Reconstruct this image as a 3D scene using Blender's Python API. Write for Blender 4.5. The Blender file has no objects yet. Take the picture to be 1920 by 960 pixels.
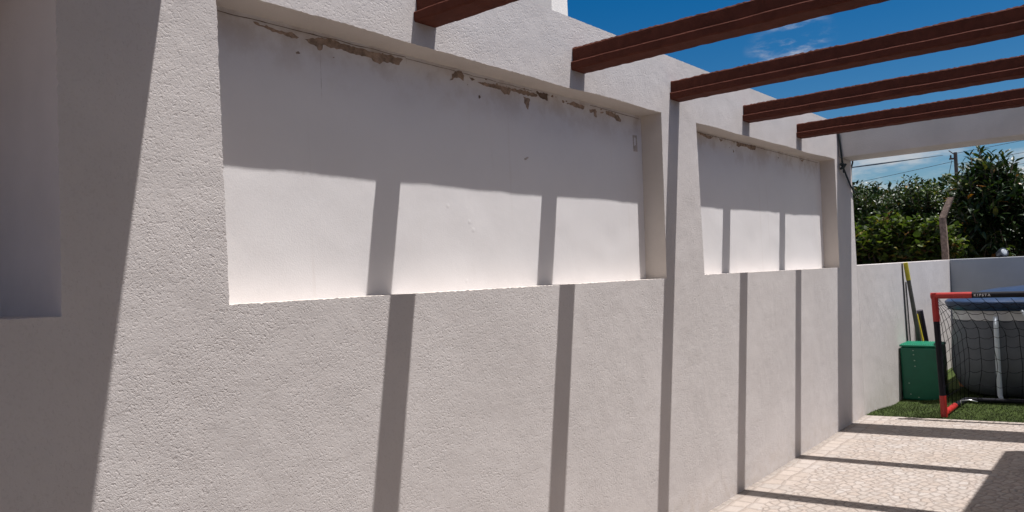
import bpy, bmesh, math, random
from mathutils import Vector, Matrix, noise
from mathutils.geometry import tessellate_polygon
random.seed(7)
R = math.radians
S = bpy.context.scene
COL = S.collection

# ------------------------------------------------------------------ camera
cam_d = bpy.data.cameras.new('camera')
cam = bpy.data.objects.new('camera', cam_d)
COL.objects.link(cam)
S.camera = cam
F_PX, YAW, PIT, ROL, CAM_C = 1454.83, 0.688884, 0.02589, -0.044552, 2.1265
Fv = Vector((math.cos(YAW)*math.cos(PIT), math.sin(YAW)*math.cos(PIT), math.sin(PIT)))
Rv = Fv.cross(Vector((0, 0, 1))).normalized()
Uv = Rv.cross(Fv)
R2 = Rv*math.cos(ROL)+Uv*math.sin(ROL)
U2 = -Rv*math.sin(ROL)+Uv*math.cos(ROL)
m = Matrix((R2, U2, -Fv)).transposed().to_4x4()
m.translation = (0, -CAM_C, 1.5)
cam.matrix_world = m
cam_d.sensor_width = 36.0
cam_d.lens = F_PX/1920*36
cam_d.clip_start = 0.02
cam_d.clip_end = 3000

# ------------------------------------------------------------------ light
TO_SUN = Vector((0.163, -0.26, 1.0)).normalized()
SUN_EL = math.asin(TO_SUN.z)
SUN_ROT = math.atan2(TO_SUN.x, TO_SUN.y)
SKY_STRENGTH = 0.05
SUN_STRENGTH = 4.35
EXPOSURE = 0.57
w = bpy.data.worlds.new('World')
S.world = w
w.use_nodes = True
nt = w.node_tree
nt.nodes.clear()
def N(t, typ, **kw):
    n = t.nodes.new(typ)
    for k, v in kw.items():
        setattr(n, k, v)
    return n
out = N(nt, 'ShaderNodeOutputWorld')
bg = N(nt, 'ShaderNodeBackground')
bg.inputs['Strength'].default_value = SKY_STRENGTH
sky = N(nt, 'ShaderNodeTexSky', sky_type='NISHITA', sun_disc=False)
sky.sun_elevation = SUN_EL
sky.sun_rotation = SUN_ROT
sky.altitude = 50
sky.air_density = 1.0
sky.dust_density = 0.25
sky.ozone_density = 3.0

hs = N(nt, 'ShaderNodeHueSaturation')
hs.inputs['Saturation'].default_value = 1.5
hs.inputs['Value'].default_value = 0.98
hs.inputs['Hue'].default_value = 0.502
nt.links.new(sky.outputs[0], hs.inputs['Color'])
tc = N(nt, 'ShaderNodeTexCoord')
# fair-weather cloud and an added fill layer: noise over the sky direction
mp = N(nt, 'ShaderNodeMapping')
mp.inputs['Scale'].default_value = (1.0, 1.0, 3.2)
nt.links.new(tc.outputs['Generated'], mp.inputs['Vector'])
nz = N(nt, 'ShaderNodeTexNoise')
nz.inputs['Scale'].default_value = 9.0
nz.inputs['Detail'].default_value = 8
nz.inputs['Roughness'].default_value = 0.62
nt.links.new(mp.outputs[0], nz.inputs['Vector'])
def wmath(op, a, b=None, c=None):
    n = N(nt, 'ShaderNodeMath', operation=op)
    for i, v in enumerate((a, b, c)):
        if v is None: continue
        if isinstance(v, (int, float)): n.inputs[i].default_value = v
        else: nt.links.new(v, n.inputs[i])
    return n.outputs[0]
def wramp(v, a, b):
    n = N(nt, 'ShaderNodeMapRange', interpolation_type='SMOOTHSTEP')
    nt.links.new(v, n.inputs[0])
    n.inputs[1].default_value = a
    n.inputs[2].default_value = b
    return n.outputs[0]
def puff(az, el, rad, gain):
    d = Vector((math.cos(R(el))*math.cos(R(az)), math.cos(R(el))*math.sin(R(az)), math.sin(R(el))))
    n = N(nt, 'ShaderNodeVectorMath', operation='DISTANCE')
    nt.links.new(tc.outputs['Generated'], n.inputs[0])
    n.inputs[1].default_value = d
    fall = wramp(n.outputs['Value'], rad, rad*0.15)
    return wmath('MULTIPLY', fall, gain)
sep = N(nt, 'ShaderNodeSeparateXYZ')
nt.links.new(tc.outputs['Generated'], sep.inputs[0])
low_band = wmath('MULTIPLY', wramp(sep.outputs['Z'], 0.17, 0.10), 0.65)
PUFFS = [(18.4, 15.0, 0.046, 1.0), (20.6, 14.5, 0.03, 0.6), (-14, 22, 0.2, 0.8), (-60, 30, 0.4, 0.8), (150, 28, 0.4, 0.8)]
fill_veil = wmath('MULTIPLY', wramp(sep.outputs['Z'], 0.46, 0.72), 1.0)  # unseen bright cloud overhead, added to fill the shade with neutral light
env = low_band
for q in PUFFS:
    env = wmath('MAXIMUM', env, puff(*q))
cl = wmath('MULTIPLY', wramp(nz.outputs['Fac'], 0.41, 0.66), env)
cl = wmath('MAXIMUM', cl, wmath('MULTIPLY', fill_veil, wramp(nz.outputs['Fac'], 0.25, 0.6)))
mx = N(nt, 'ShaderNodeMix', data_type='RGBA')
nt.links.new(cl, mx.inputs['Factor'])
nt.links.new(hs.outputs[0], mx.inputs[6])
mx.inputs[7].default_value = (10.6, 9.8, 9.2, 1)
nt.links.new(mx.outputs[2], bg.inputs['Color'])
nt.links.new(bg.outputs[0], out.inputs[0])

sd = bpy.data.lights.new('sun', 'SUN')
sd.energy = SUN_STRENGTH
sd.angle = R(0.53)
sd.color = (1.0, 0.965, 0.935)
so = bpy.data.objects.new('sun', sd)
COL.objects.link(so)
so.rotation_euler = TO_SUN.to_track_quat('Z', 'Y').to_euler()
so.location = (0, -3, 12)

S.view_settings.view_transform = 'Standard'
S.view_settings.look = 'None'
S.view_settings.exposure = EXPOSURE
S.view_settings.gamma = 1
S.view_settings.use_curve_mapping = False
S.render.engine = 'CYCLES'
S.cycles.max_bounces = 8
S.cycles.diffuse_bounces = 5

# ------------------------------------------------------------------ helpers
def tag(o, label=None, cat=None, group=None, kind=None):
    if label: o['label'] = label
    if cat: o['category'] = cat
    if group: o['group'] = group
    if kind: o['kind'] = kind
    return o
def thing(name, label, cat, loc=(0, 0, 0), group=None):
    o = bpy.data.objects.new(name, None)
    o.empty_display_size = 0.1
    COL.objects.link(o)
    o.location = loc
    tag(o, label, cat, group)
    return o
def link_mesh(name, me, mat, parent=None):
    o = bpy.data.objects.new(name, me)
    COL.objects.link(o)
    if mat:
        for q in (mat if isinstance(mat, (list, tuple)) else [mat]):
            me.materials.append(q)
    if parent:
        o.parent = parent
        loc = parent.matrix_basis.translation if parent.parent is None else parent.parent.matrix_basis.translation
        me.transform(Matrix.Translation(-loc))
    return o
def obj(name, bm, mat, parent=None, smooth=False):
    me = bpy.data.meshes.new(name)
    bm.normal_update()
    bm.to_mesh(me)
    bm.free()
    if smooth:
        for q in me.polygons: q.use_smooth = True
    return link_mesh(name, me, mat, parent)
def from_data(name, vs, fs, mat, parent=None, cols=None, smooth=False):
    me = bpy.data.meshes.new(name)
    me.from_pydata(vs, [], fs)
    if cols:
        a = me.color_attributes.new('leaf_tint', 'FLOAT_COLOR', 'POINT')
        a.data.foreach_set('color', [c for q in cols for c in (*q, 1.0)])
    if smooth:
        for q in me.polygons: q.use_smooth = True
    return link_mesh(name, me, mat, parent)
def add_box(bm, lo, hi, bevel=0.0, seg=2):
    x0, y0, z0 = lo; x1, y1, z1 = hi
    vs = [bm.verts.new(c) for c in ((x0,y0,z0),(x1,y0,z0),(x1,y1,z0),(x0,y1,z0),(x0,y0,z1),(x1,y0,z1),(x1,y1,z1),(x0,y1,z1))]
    fs = [bm.faces.new([vs[i] for i in q]) for q in ((0,3,2,1),(4,5,6,7),(0,1,5,4),(1,2,6,5),(2,3,7,6),(3,0,4,7))]
    if bevel:
        es = list({e for f in fs for e in f.edges})
        bmesh.ops.bevel(bm, geom=es, offset=bevel, segments=seg, profile=0.5, affect='EDGES')
def add_tube(bm, pts, r, n=10, cap=True):
    pts = [Vector(q) for q in pts]
    rs = r if isinstance(r, (list, tuple)) else [r]*len(pts)
    rings = []
    t0 = (pts[1]-pts[0]).normalized()
    up = Vector((0, 0, 1)) if abs(t0.z) < 0.9 else Vector((1, 0, 0))
    a = t0.cross(up).normalized()
    for i, c in enumerate(pts):
        t = (pts[min(i+1, len(pts)-1)]-pts[max(i-1, 0)]).normalized()
        a = (a-t*a.dot(t)).normalized()
        b = t.cross(a)
        rings.append([bm.verts.new(c+(a*math.cos(2*math.pi*k/n)+b*math.sin(2*math.pi*k/n))*rs[i]) for k in range(n)])
    for i in range(len(rings)-1):
        for k in range(n):
            bm.faces.new((rings[i][k], rings[i][(k+1) % n], rings[i+1][(k+1) % n], rings[i+1][k]))
    if cap:
        bm.faces.new(rings[0][::-1]); bm.faces.new(rings[-1])
def ground_z(x, y):
    sm = lambda t: (lambda q: q*q*(3-2*q))(max(0.0, min(1.0, t)))
    dip = 0.068*sm((x-7.75)/1.0)*sm((y+0.62)/0.42)          # the turf dips towards the foot of the garden wall
    return 0.0084*x-0.029*max(min(y, 0.0), -6.0)-dip

# ------------------------------------------------------------------ materials
def mat_new(name):
    mt = bpy.data.materials.new(name)
    mt.use_nodes = True
    t = mt.node_tree
    b = t.nodes['Principled BSDF']
    return mt, t, b
class G:
    """small node-graph helper"""
    def __init__(s, t): s.t = t
    def coord(s, scale=(1, 1, 1), rot=(0, 0, 0)):
        c = N(s.t, 'ShaderNodeTexCoord'); mpn = N(s.t, 'ShaderNodeMapping')
        mpn.inputs['Scale'].default_value = scale; mpn.inputs['Rotation'].default_value = rot
        s.t.links.new(c.outputs['Object'], mpn.inputs['Vector'])
        return mpn.outputs[0]
    def noise(s, v, scale, detail=3, rough=0.5, out='Fac'):
        n = N(s.t, 'ShaderNodeTexNoise')
        n.inputs['Scale'].default_value = scale; n.inputs['Detail'].default_value = detail; n.inputs['Roughness'].default_value = rough
        s.t.links.new(v, n.inputs['Vector'])
        return n.outputs[out]
    def voro(s, v, scale, feature='F1', out='Distance', rnd=1.0):
        n = N(s.t, 'ShaderNodeTexVoronoi', feature=feature)
        n.inputs['Scale'].default_value = scale; n.inputs['Randomness'].default_value = rnd
        s.t.links.new(v, n.inputs['Vector'])
        return n.outputs[out]
    def math(s, op, a, b=None):
        n = N(s.t, 'ShaderNodeMath', operation=op)
        for i, v in enumerate((a, b)):
            if v is None: continue
            if isinstance(v, (int, float)): n.inputs[i].default_value = v
            else: s.t.links.new(v, n.inputs[i])
        return n.outputs[0]
    def rng(s, v, a, b, c=0.0, d=1.0):
        n = N(s.t, 'ShaderNodeMapRange', interpolation_type='SMOOTHSTEP')
        s.t.links.new(v, n.inputs[0])
        for i, q in enumerate((a, b, c, d)): n.inputs[i+1].default_value = q
        return n.outputs[0]
    def mix(s, f, a, b):
        n = N(s.t, 'ShaderNodeMix', data_type='RGBA')
        for i, v in ((0, f), (6, a), (7, b)):
            if isinstance(v, tuple): n.inputs[i].default_value = (*v, 1)
            elif isinstance(v, (int, float)): n.inputs[i].default_value = v
            else: s.t.links.new(v, n.inputs[i])
        return n.outputs[2]
    def bump(s, h, strength, dist, prev=None):
        n = N(s.t, 'ShaderNodeBump')
        n.inputs['Strength'].default_value = strength; n.inputs['Distance'].default_value = dist
        s.t.links.new(h, n.inputs['Height'])
        if prev is not None: s.t.links.new(prev, n.inputs['Normal'])
        return n.outputs[0]
    def to(s, v, b, name): s.t.links.new(v, b.inputs[name])

def plain(name, col, rough=0.6, metal=0.0, var=0.12, vscale=18, bump=0.0, bscale=120, spec=0.5):
    mt, t, b = mat_new(name); g = G(t); c = g.coord()
    f = g.noise(c, vscale, 5, 0.6)
    g.to(g.mix(g.rng(f, 0.3, 0.7), tuple(q*(1-var) for q in col), tuple(min(1, q*(1+var)) for q in col)), b, 'Base Color')
    b.inputs['Roughness'].default_value = rough; b.inputs['Metallic'].default_value = metal
    b.inputs['Specular IOR Level'].default_value = spec
    if bump: g.to(g.bump(g.noise(c, bscale, 4), bump, 0.01), b, 'Normal')
    return mt

def make_stucco():
    mt, t, b = mat_new('roughcast_render'); g = G(t); c = g.coord((1, 1, 1), (0.62, 0.41, 0.83))
    # warped, worm-like trowelled grain with pits, and patches where the grain is flatter
    warp = N(t, 'ShaderNodeVectorMath', operation='MULTIPLY_ADD')
    t.links.new(g.noise(c, 60, 1, 0.5, 'Color'), warp.inputs[0]); warp.inputs[1].default_value = (0.009,)*3
    t.links.new(c, warp.inputs[2]); cw = warp.outputs[0]
    grain = g.noise(cw, 142, 2.2, 0.55)
    ridged = g.math('ABSOLUTE', g.math('SUBTRACT', grain, 0.5))
    grit = g.rng(ridged, 0.0, 0.11)
    pits = g.rng(g.noise(cw, 114, 1.2, 0.5), 0.30, 0.46)
    fine = g.noise(c, 210, 1, 0.6)
    h = g.math('ADD', g.math('MULTIPLY', grit, 0.45), g.math('ADD', g.math('MULTIPLY', pits, 0.9), g.math('MULTIPLY', fine, 0.25)))
    cover = g.rng(g.noise(c, 3.2, 4, 0.6), 0.32, 0.68, 0.35, 1.0)
    h = g.math('MULTIPLY', h, cover)
    broad = g.bump(g.noise(c, 7, 3, 0.5), 0.22, 0.02)
    g.to(g.bump(h, 0.42, 0.0030, broad), b, 'Normal')
    f = g.noise(c, 1.3, 5, 0.65)
    base = g.mix(g.rng(f, 0.3, 0.7), (0.576, 0.538, 0.527), (0.631, 0.592, 0.581))
    spw = N(t, 'ShaderNodeSeparateXYZ'); t.links.new(g.coord(), spw.inputs[0])
    splash = g.math('MULTIPLY', g.rng(spw.outputs['Z'], 0.32, 0.03), g.rng(g.noise(c, 14, 5, 0.7), 0.35, 0.7))
    base = g.mix(g.math('MULTIPLY', splash, 0.45), base, (0.46, 0.39, 0.33))
    runs = g.noise(g.coord((14, 14, 0.5)), 1.6, 5, 0.65)
    base = g.mix(g.math('MULTIPLY', g.rng(runs, 0.55, 0.75), 0.07), base, (0.47, 0.41, 0.38))
    # slightly darker colour in the pits
    g.to(g.mix(g.math('MULTIPLY', g.math('SUBTRACT', 1.0, pits), 0.12), base, (0.42, 0.38, 0.36)), b, 'Base Color')
    b.inputs['Roughness'].default_value = 0.92; b.inputs['Specular IOR Level'].default_value = 0.2
    return mt
def make_panel():
    mt, t, b = mat_new('smooth_white_plaster'); g = G(t); c = g.coord((1, 1, 1), (0.5, 0.3, 0.7))
    f = g.noise(c, 2.2, 5, 0.6)
    base = g.mix(g.rng(f, 0.3, 0.7), (0.735, 0.712, 0.715), (0.765, 0.742, 0.746))
    # damp yellowing drips under the soffit and hairline vertical streaks
    st = g.noise(g.coord((9, 9, 0.35)), 2.4, 4, 0.6)
    base = g.mix(g.math('MULTIPLY', g.rng(st, 0.60, 0.78), 0.16), base, (0.52, 0.44, 0.38))
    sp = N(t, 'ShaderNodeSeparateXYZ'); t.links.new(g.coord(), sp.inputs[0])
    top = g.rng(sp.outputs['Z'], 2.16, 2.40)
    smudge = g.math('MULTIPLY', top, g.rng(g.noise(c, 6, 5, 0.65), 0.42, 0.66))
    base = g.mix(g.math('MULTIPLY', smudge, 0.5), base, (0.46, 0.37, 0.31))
    g.to(base, b, 'Base Color')
    lumps = g.rng(g.voro(c, 6.5, 'F1'), 0.0, 0.09, 1.0, 0.0)
    n0 = g.bump(g.noise(c, 9, 4, 0.5), 0.07, 0.02)
    n1 = g.bump(lumps, 0.18, 0.004, n0)
    g.to(g.bump(g.noise(c, 190, 3, 0.6), 0.16, 0.003, n1), b, 'Normal')
    b.inputs['Roughness'].default_value = 0.8; b.inputs['Specular IOR Level'].default_value = 0.25
    return mt
def make_paving():
    mt, t, b = mat_new('limestone_cobbles'); g = G(t); c = g.coord((1.0, 1.18, 1.0), (0, 0, 0.5))
    wv = N(t, 'ShaderNodeVectorMath', operation='MULTIPLY_ADD')
    t.links.new(g.noise(c, 9, 2, 0.5, 'Color'), wv.inputs[0]); wv.inputs[1].default_value = (0.035, 0.035, 0.0)
    t.links.new(c, wv.inputs[2])
    flat = N(t, 'ShaderNodeVectorMath', operation='MULTIPLY')
    t.links.new(wv.outputs[0], flat.inputs[0]); flat.inputs[1].default_value = (1, 1, 0); cw = flat.outputs[0]
    SC = 15.5
    edge = g.voro(cw, SC, 'DISTANCE_TO_EDGE', rnd=0.6)
    cell = g.voro(cw, SC, 'F1', 'Color', rnd=0.6)
    # border course of squarer setts along the wall foot
    c2 = g.coord((8.6, 8.5, 0))
    edge2 = g.voro(c2, 1.0, 'DISTANCE_TO_EDGE', rnd=0.22)
    cell2 = g.voro(c2, 1.0, 'F1', 'Color', rnd=0.22)
    sp = N(t, 'ShaderNodeSeparateXYZ'); t.links.new(g.coord(), sp.inputs[0])
    border = g.math('GREATER_THAN', sp.outputs['Y'], -0.235)
    e = N(t, 'ShaderNodeMix', data_type='FLOAT')
    t.links.new(border, e.inputs[0]); t.links.new(edge, e.inputs[2]); t.links.new(edge2, e.inputs[3])
    ev = e.outputs[0]
    cc = g.mix(border, cell, cell2)
    s3 = N(t, 'ShaderNodeSeparateColor'); t.links.new(cc, s3.inputs[0])
    rough_e = g.math('ADD', ev, g.math('MULTIPLY', g.math('SUBTRACT', g.noise(g.coord(), 60, 3), 0.5), 0.05))
    stone = g.rng(rough_e, 0.005, 0.065)
    base = g.mix(s3.outputs[0], (0.345, 0.306, 0.280), (0.41, 0.370, 0.345))
    base = g.mix(g.math('MULTIPLY', s3.outputs[1], 0.35), base, (0.37, 0.28, 0.22))
    base = g.mix(g.math('MULTIPLY', g.rng(g.noise(g.coord(), 45, 5, 0.7), 0.45, 0.75), 0.4), base, (0.26, 0.225, 0.19))
    base = g.mix(g.math('MULTIPLY', g.rng(g.noise(g.coord(), 1.4, 4, 0.6), 0.42, 0.7), 0.35), base, (0.33, 0.27, 0.22))
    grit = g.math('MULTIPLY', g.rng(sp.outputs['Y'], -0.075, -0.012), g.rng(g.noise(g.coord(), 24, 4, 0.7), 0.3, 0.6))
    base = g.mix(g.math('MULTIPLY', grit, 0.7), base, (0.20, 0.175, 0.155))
    g.to(g.mix(stone, (0.265, 0.222, 0.196), base), b, 'Base Color')
    dome = g.rng(rough_e, 0.0, 0.2)
    h = g.math('ADD', dome, g.math('ADD', g.math('MULTIPLY', g.noise(g.coord(), 38, 4, 0.6), 0.5), g.math('MULTIPLY', s3.outputs[2], 0.35)))
    g.to(g.bump(h, 0.7, 0.012), b, 'Normal')
    b.inputs['Roughness'].default_value = 0.8; b.inputs['Specular IOR Level'].default_value = 0.3
    return mt
def make_leaf(name, rough=0.3, trans=0.25):
    mt, t, b = mat_new(name); g = G(t)
    a = N(t, 'ShaderNodeVertexColor', layer_name='leaf_tint')
    t.links.new(a.outputs[0], b.inputs['Base Color'])
    b.inputs['Roughness'].default_value = rough; b.inputs['Specular IOR Level'].default_value = 0.28
    tr = N(t, 'ShaderNodeBsdfTranslucent')
    br = N(t, 'ShaderNodeMix', data_type='RGBA', blend_type='MULTIPLY'); br.inputs[0].default_value = 1.0
    t.links.new(a.outputs[0], br.inputs[6]); br.inputs[7].default_value = (1.5, 1.6, 0.7, 1)
    t.links.new(br.outputs[2], tr.inputs[0])
    ms = N(t, 'ShaderNodeMixShader'); ms.inputs[0].default_value = trans
    t.links.new(b.outputs[0], ms.inputs[1]); t.links.new(tr.outputs[0], ms.inputs[2])
    t.links.new(ms.outputs[0], t.nodes['Material Output'].inputs[0])
    return mt
M_STUCCO = make_stucco()
M_PANEL = make_panel()
M_PAVE = make_paving()
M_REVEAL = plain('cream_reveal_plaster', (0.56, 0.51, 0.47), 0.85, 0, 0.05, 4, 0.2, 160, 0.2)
M_SKYLIT = plain('skylit_white_paint', (0.64, 0.60, 0.615), 0.85, 0, 0.04, 3, 0.15, 120, 0.2)  # bluish skylight on the nearest niche's reveal is put into this tint
M_PEEL = plain('bare_brown_plaster', (0.33, 0.25, 0.20), 0.95, 0, 0.35, 34, 0.4, 200, 0.1)
M_SCAR = plain('scraped_grey_plaster', (0.50, 0.44, 0.40), 0.95, 0, 0.2, 60, 0.4, 200, 0.1)
M_HAIR = plain('hairline_crack_line', (0.60, 0.56, 0.55), 0.95, 0, 0.1)  # pale tone of the fine vertical crack in the panel
M_HOLE = plain('dark_brown_plaster', (0.17, 0.125, 0.10), 0.95, 0, 0.25, 60, 0.4, 200, 0.1)  # darker brown tone for one patch near the niche top
M_CRACK = plain('crack_dust', (0.20, 0.15, 0.12), 0.95, 0, 0.2, 60, 0, 100, 0.1)
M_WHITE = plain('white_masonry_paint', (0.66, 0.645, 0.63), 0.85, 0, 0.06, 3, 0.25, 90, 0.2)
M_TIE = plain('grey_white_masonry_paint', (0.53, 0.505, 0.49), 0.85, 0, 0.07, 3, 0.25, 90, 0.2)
M_SIDE = plain('pale_masonry_paint', (0.64, 0.635, 0.64), 0.85, 0, 0.06, 3, 0.3, 70, 0.2)
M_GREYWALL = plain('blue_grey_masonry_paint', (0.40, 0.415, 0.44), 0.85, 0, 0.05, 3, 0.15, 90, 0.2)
M_BEAM = plain('oxblood_painted_concrete', (0.092, 0.029, 0.019), 0.8, 0, 0.13, 16, 0.2, 70, 0.10)
M_ROPE = plain('dark_blue_green_rope', (0.018, 0.028, 0.034), 0.8, 0, 0.3, 200, 0.6, 400)
M_CABLE = plain('black_cable', (0.012, 0.014, 0.018), 0.5, 0, 0.1)
M_RED = plain('red_enamel', (0.36, 0.018, 0.015), 0.42, 0, 0.08)
M_NAVY = plain('navy_black_enamel', (0.007, 0.007, 0.012), 0.5, 0, 0.1, spec=0.2)
M_NET = plain('black_net_cord', (0.005, 0.005, 0.007), 0.9, 0, 0.1, spec=0.05)
M_LOGO = plain('white_print', (0.72, 0.72, 0.74), 0.5, 0, 0.02)
M_GREEN = plain('green_plastic', (0.004, 0.125, 0.072), 0.42, 0, 0.08, 10)
M_GREEN2 = plain('green_plastic_lid', (0.010, 0.22, 0.125), 0.4, 0, 0.08, 10)
M_GLINT = plain('pale_hole_glint', (0.45, 0.62, 0.52), 0.5, 0, 0.1)  # light showing in the box holes, put in as pale colour
M_POOL = plain('grey_blue_vinyl', (0.105, 0.118, 0.138), 0.5, 0, 0.12, 5, 0.3, 14, spec=0.3)
M_BAND = plain('light_grey_vinyl', (0.52, 0.53, 0.54), 0.5, 0, 0.08, 8)
M_COVER = plain('blue_tarpaulin', (0.017, 0.038, 0.090), 0.4, 0, 0.2, 9, 0.3, 20, spec=0.35)
M_LEG = plain('pale_blue_white_enamel', (0.55, 0.62, 0.68), 0.4, 0, 0.06)
M_TERRA = plain('terracotta', (0.50, 0.22, 0.12), 0.85, 0, 0.15)
M_METAL = plain('galvanised_steel', (0.6, 0.6, 0.62), 0.3, 0.9, 0.1)
M_POST = plain('weathered_concrete', (0.235, 0.175, 0.145), 0.95, 0, 0.35, 26, 0.7, 60, 0.15)
M_LAMP = plain('dark_grey_lamp_housing', (0.03, 0.035, 0.045), 0.4, 0, 0.1)
M_GLASS = plain('lamp_glass', (0.42, 0.45, 0.48), 0.2, 0.0, 0.1, 60)
M_POLE = plain('grey_brown_pole', (0.085, 0.078, 0.070), 0.5, 0, 0.2)
M_YELLOW = plain('yellow_plastic', (0.52, 0.44, 0.03), 0.45, 0, 0.12)
M_TUBE = plain('dark_violet_tube', (0.035, 0.030, 0.045), 0.35, 0, 0.15)
M_WOODPOLE = plain('weathered_blue_grey_pole', (0.07, 0.065, 0.07), 0.9, 0, 0.2)
M_TRUNK = plain('bark', (0.11, 0.085, 0.065), 0.95, 0, 0.3, 30, 0.8, 40, 0.1)
M_SOIL = plain('dry_garden_soil', (0.17, 0.13, 0.09), 1.0, 0, 0.3, 2.5, 0.8, 20, 0.1)
M_TURF = plain('artificial_turf', (0.045, 0.066, 0.017), 0.9, 0, 0.35, 14, 0.8, 90, 0.1)
M_BLADE = plain('turf_blades', (0.055, 0.080, 0.020), 0.8, 0, 0.35, 9)
M_DARKGLASS = plain('window_glass', (0.02, 0.025, 0.03), 0.08, 0, 0.05)
M_LEAF = make_leaf('citrus_leaf', 0.38, 0.12)
M_LEAF2 = make_leaf('vine_leaf', 0.48, 0.3)

# ------------------------------------------------------------------ ground
bm = bmesh.new()
vs = [bm.verts.new(c) for c in ((-700, -700, -0.06), (700, -700, -0.06), (700, 700, -0.06), (-700, 700, -0.06))]
bm.faces.new(vs)
tag(obj('ground', bm, M_SOIL), kind='structure')
def sheet(name, x0, x1, y0, y1, nx, ny, mat, dz=0.0):
    bm = bmesh.new()
    g = [[bm.verts.new((x0+(x1-x0)*i/nx, y0+(y1-y0)*j/ny, ground_z(x0+(x1-x0)*i/nx, y0+(y1-y0)*j/ny)+dz)) for j in range(ny+1)] for i in range(nx+1)]
    for i in range(nx):
        for j in range(ny):
            bm.faces.new((g[i][j], g[i+1][j], g[i+1][j+1], g[i][j+1]))
    return tag(obj(name, bm, mat), kind='structure')
sheet('paving', -5, 7.632, -6, -0.0, 30, 12, M_PAVE)
sheet('lawn', 7.632, 11.94, -6, 0.0, 60, 90, M_TURF, -0.004)
gv, gf = [], []
for i in range(26000):
    x = 7.635+2.0*random.random()**1.3; y = -random.random()*2.3-0.005
    z = ground_z(x, y)-0.004
    a = random.random()*6.283; h = 0.010+0.012*random.random(); ww = 0.0022
    lx, ly = (random.random()-0.5)*0.022, (random.random()-0.5)*0.022
    if x < 7.65 and lx < 0: lx = -lx*0.3
    k = len(gv)
    gv += [(x-ww*math.cos(a), y-ww*math.sin(a), z), (x+ww*math.cos(a), y+ww*math.sin(a), z), (x+lx, y+ly, z+h)]
    gf.append((k, k+1, k+2))
tag(from_data('turf_blades', gv, gf, M_BLADE), 'short green artificial turf beside the stone paving', 'grass', kind='stuff')

# ------------------------------------------------------------------ rendered wall with three blind niches
WALL_TOP, WALL_END = 2.749, 7.63
NICHES = [  # (bottom left, bottom right, top right, top left) as (x, z), depth
    ([(-1.93, 1.451), (0.787, 1.449), (0.796, 2.404), (-1.93, 2.404)], 0.44),
    ([(1.248, 1.452), (3.953, 1.448), (3.985, 2.398), (1.239, 2.404)], 0.134),
    ([(4.436, 1.456), (7.110, 1.447), (7.143, 2.408), (4.425, 2.396)], 0.130),
]
def ragged(pts, step, amp, seed, lip_wave=0.0):
    """closed outline with a slightly ragged trowelled edge"""
    o = []
    n = len(pts)
    for i in range(n):
        a, b = Vector(pts[i]), Vector(pts[(i+1) % n])
        L = (b-a).length; k = max(2, int(L/step))
        nr = Vector((-(b-a).y, (b-a).x)).normalized()
        for j in range(k):
            q = a+(b-a)*j/k
            s = noise.noise(Vector((q.x*60, q.y*60, seed)))*amp+noise.noise(Vector((q.x*170, q.y*170, seed+5)))*amp*0.8
            if i == 2 and lip_wave:
                s += noise.noise(Vector((q.x*2.1, 3.3, seed)))*lip_wave
            q = q+nr*s*(1.0 if j else 0.0)
            o.append((q.x, q.y))
    return o
bld = thing('stucco_building', 'long white roughcast wall of a low building with blind window niches', 'building', (2.0, 0, 0))
loops = [ragged(q, 0.009, 0.0031, i*11.0, 0.012) for i, (q, d) in enumerate(NICHES)]
outer = [(-5.0, -0.05), (WALL_END, -0.05)]
k = 220
outer += [(WALL_END+0.0015*noise.noise(Vector((0, j*0.9, 2))), -0.05+(WALL_TOP+0.05)*j/k) for j in range(1, k)] + [(WALL_END, WALL_TOP)]
k = 900
outer += [(WALL_END+(-5.0-WALL_END)*j/k, WALL_TOP+0.0025*noise.noise(Vector((j*0.7, 1, 1)))) for j in range(1, k)] + [(-5.0, WALL_TOP)]
polys = [[Vector((x, z, 0)) for x, z in outer]]+[[Vector((x, z, 0)) for x, z in q[::-1]] for q in loops]
flat = [v for q in polys for v in q]
tris = tessellate_polygon(polys)
vs = [(v.x, 0.0, v.y) for v in flat]
fs = []
for t in tris:
    a, b, c = (flat[i] for i in t)
    s = (b.x-a.x)*(c.y-a.y)-(b.y-a.y)*(c.x-a.x)
    if abs(s) < 1e-12: continue
    fs.append(tuple(t) if s > 0 else tuple(t[::-1]))   # facing -y
n_out = len(outer)
base_i = len(vs)
vs += [(x, 3.0, z) for x, z in outer]
for i in range(n_out):
    j = (i+1) % n_out
    fs.append((i, base_i+i, base_i+j, j))
fs.append(tuple(base_i+i for i in range(n_out))[::-1])
wall = from_data('wall', vs, fs, M_STUCCO, bld)
for i, (q, d) in enumerate(NICHES):
    L = loops[i]; n = len(L)
    Q = ragged(q, 0.009, 0.0, 0, 0)
    rv = [(x, 0.0, z) for x, z in L]+[(x, 0.007, z) for x, z in Q]+[(x, d, z) for x, z in Q]
    rf = [(r*n+j, r*n+(j+1) % n, (r+1)*n+(j+1) % n, (r+1)*n+j) for r in (0, 1) for j in range(n)]
    rev = from_data('niche_reveal', rv, rf, M_SKYLIT if i == 0 else M_REVEAL, bld)
    bm = bmesh.new()
    xs = [v[0] for v in q]; zs = [v[1] for v in q]
    nx, nz = 90, 36
    gx = [[bm.verts.new((min(xs)-0.03+(max(xs)-min(xs)+0.06)*a/nx,
                         d+0.0016*noise.noise(Vector((a*0.22+i*9, b*0.22, 1.5)))*(0 if b > nz-3 else 1),
                         min(zs)-0.03+(max(zs)-min(zs)+0.06)*b/nz)) for b in range(nz+1)] for a in range(nx+1)]
    for a in range(nx):
        for b in range(nz):
            bm.faces.new((gx[a][b], gx[a+1][b], gx[a+1][b+1], gx[a][b+1]))
    pan = obj('niche_panel', bm, M_PANEL, bld, smooth=True)
    NICHES[i] = (q, d, pan)
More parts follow.
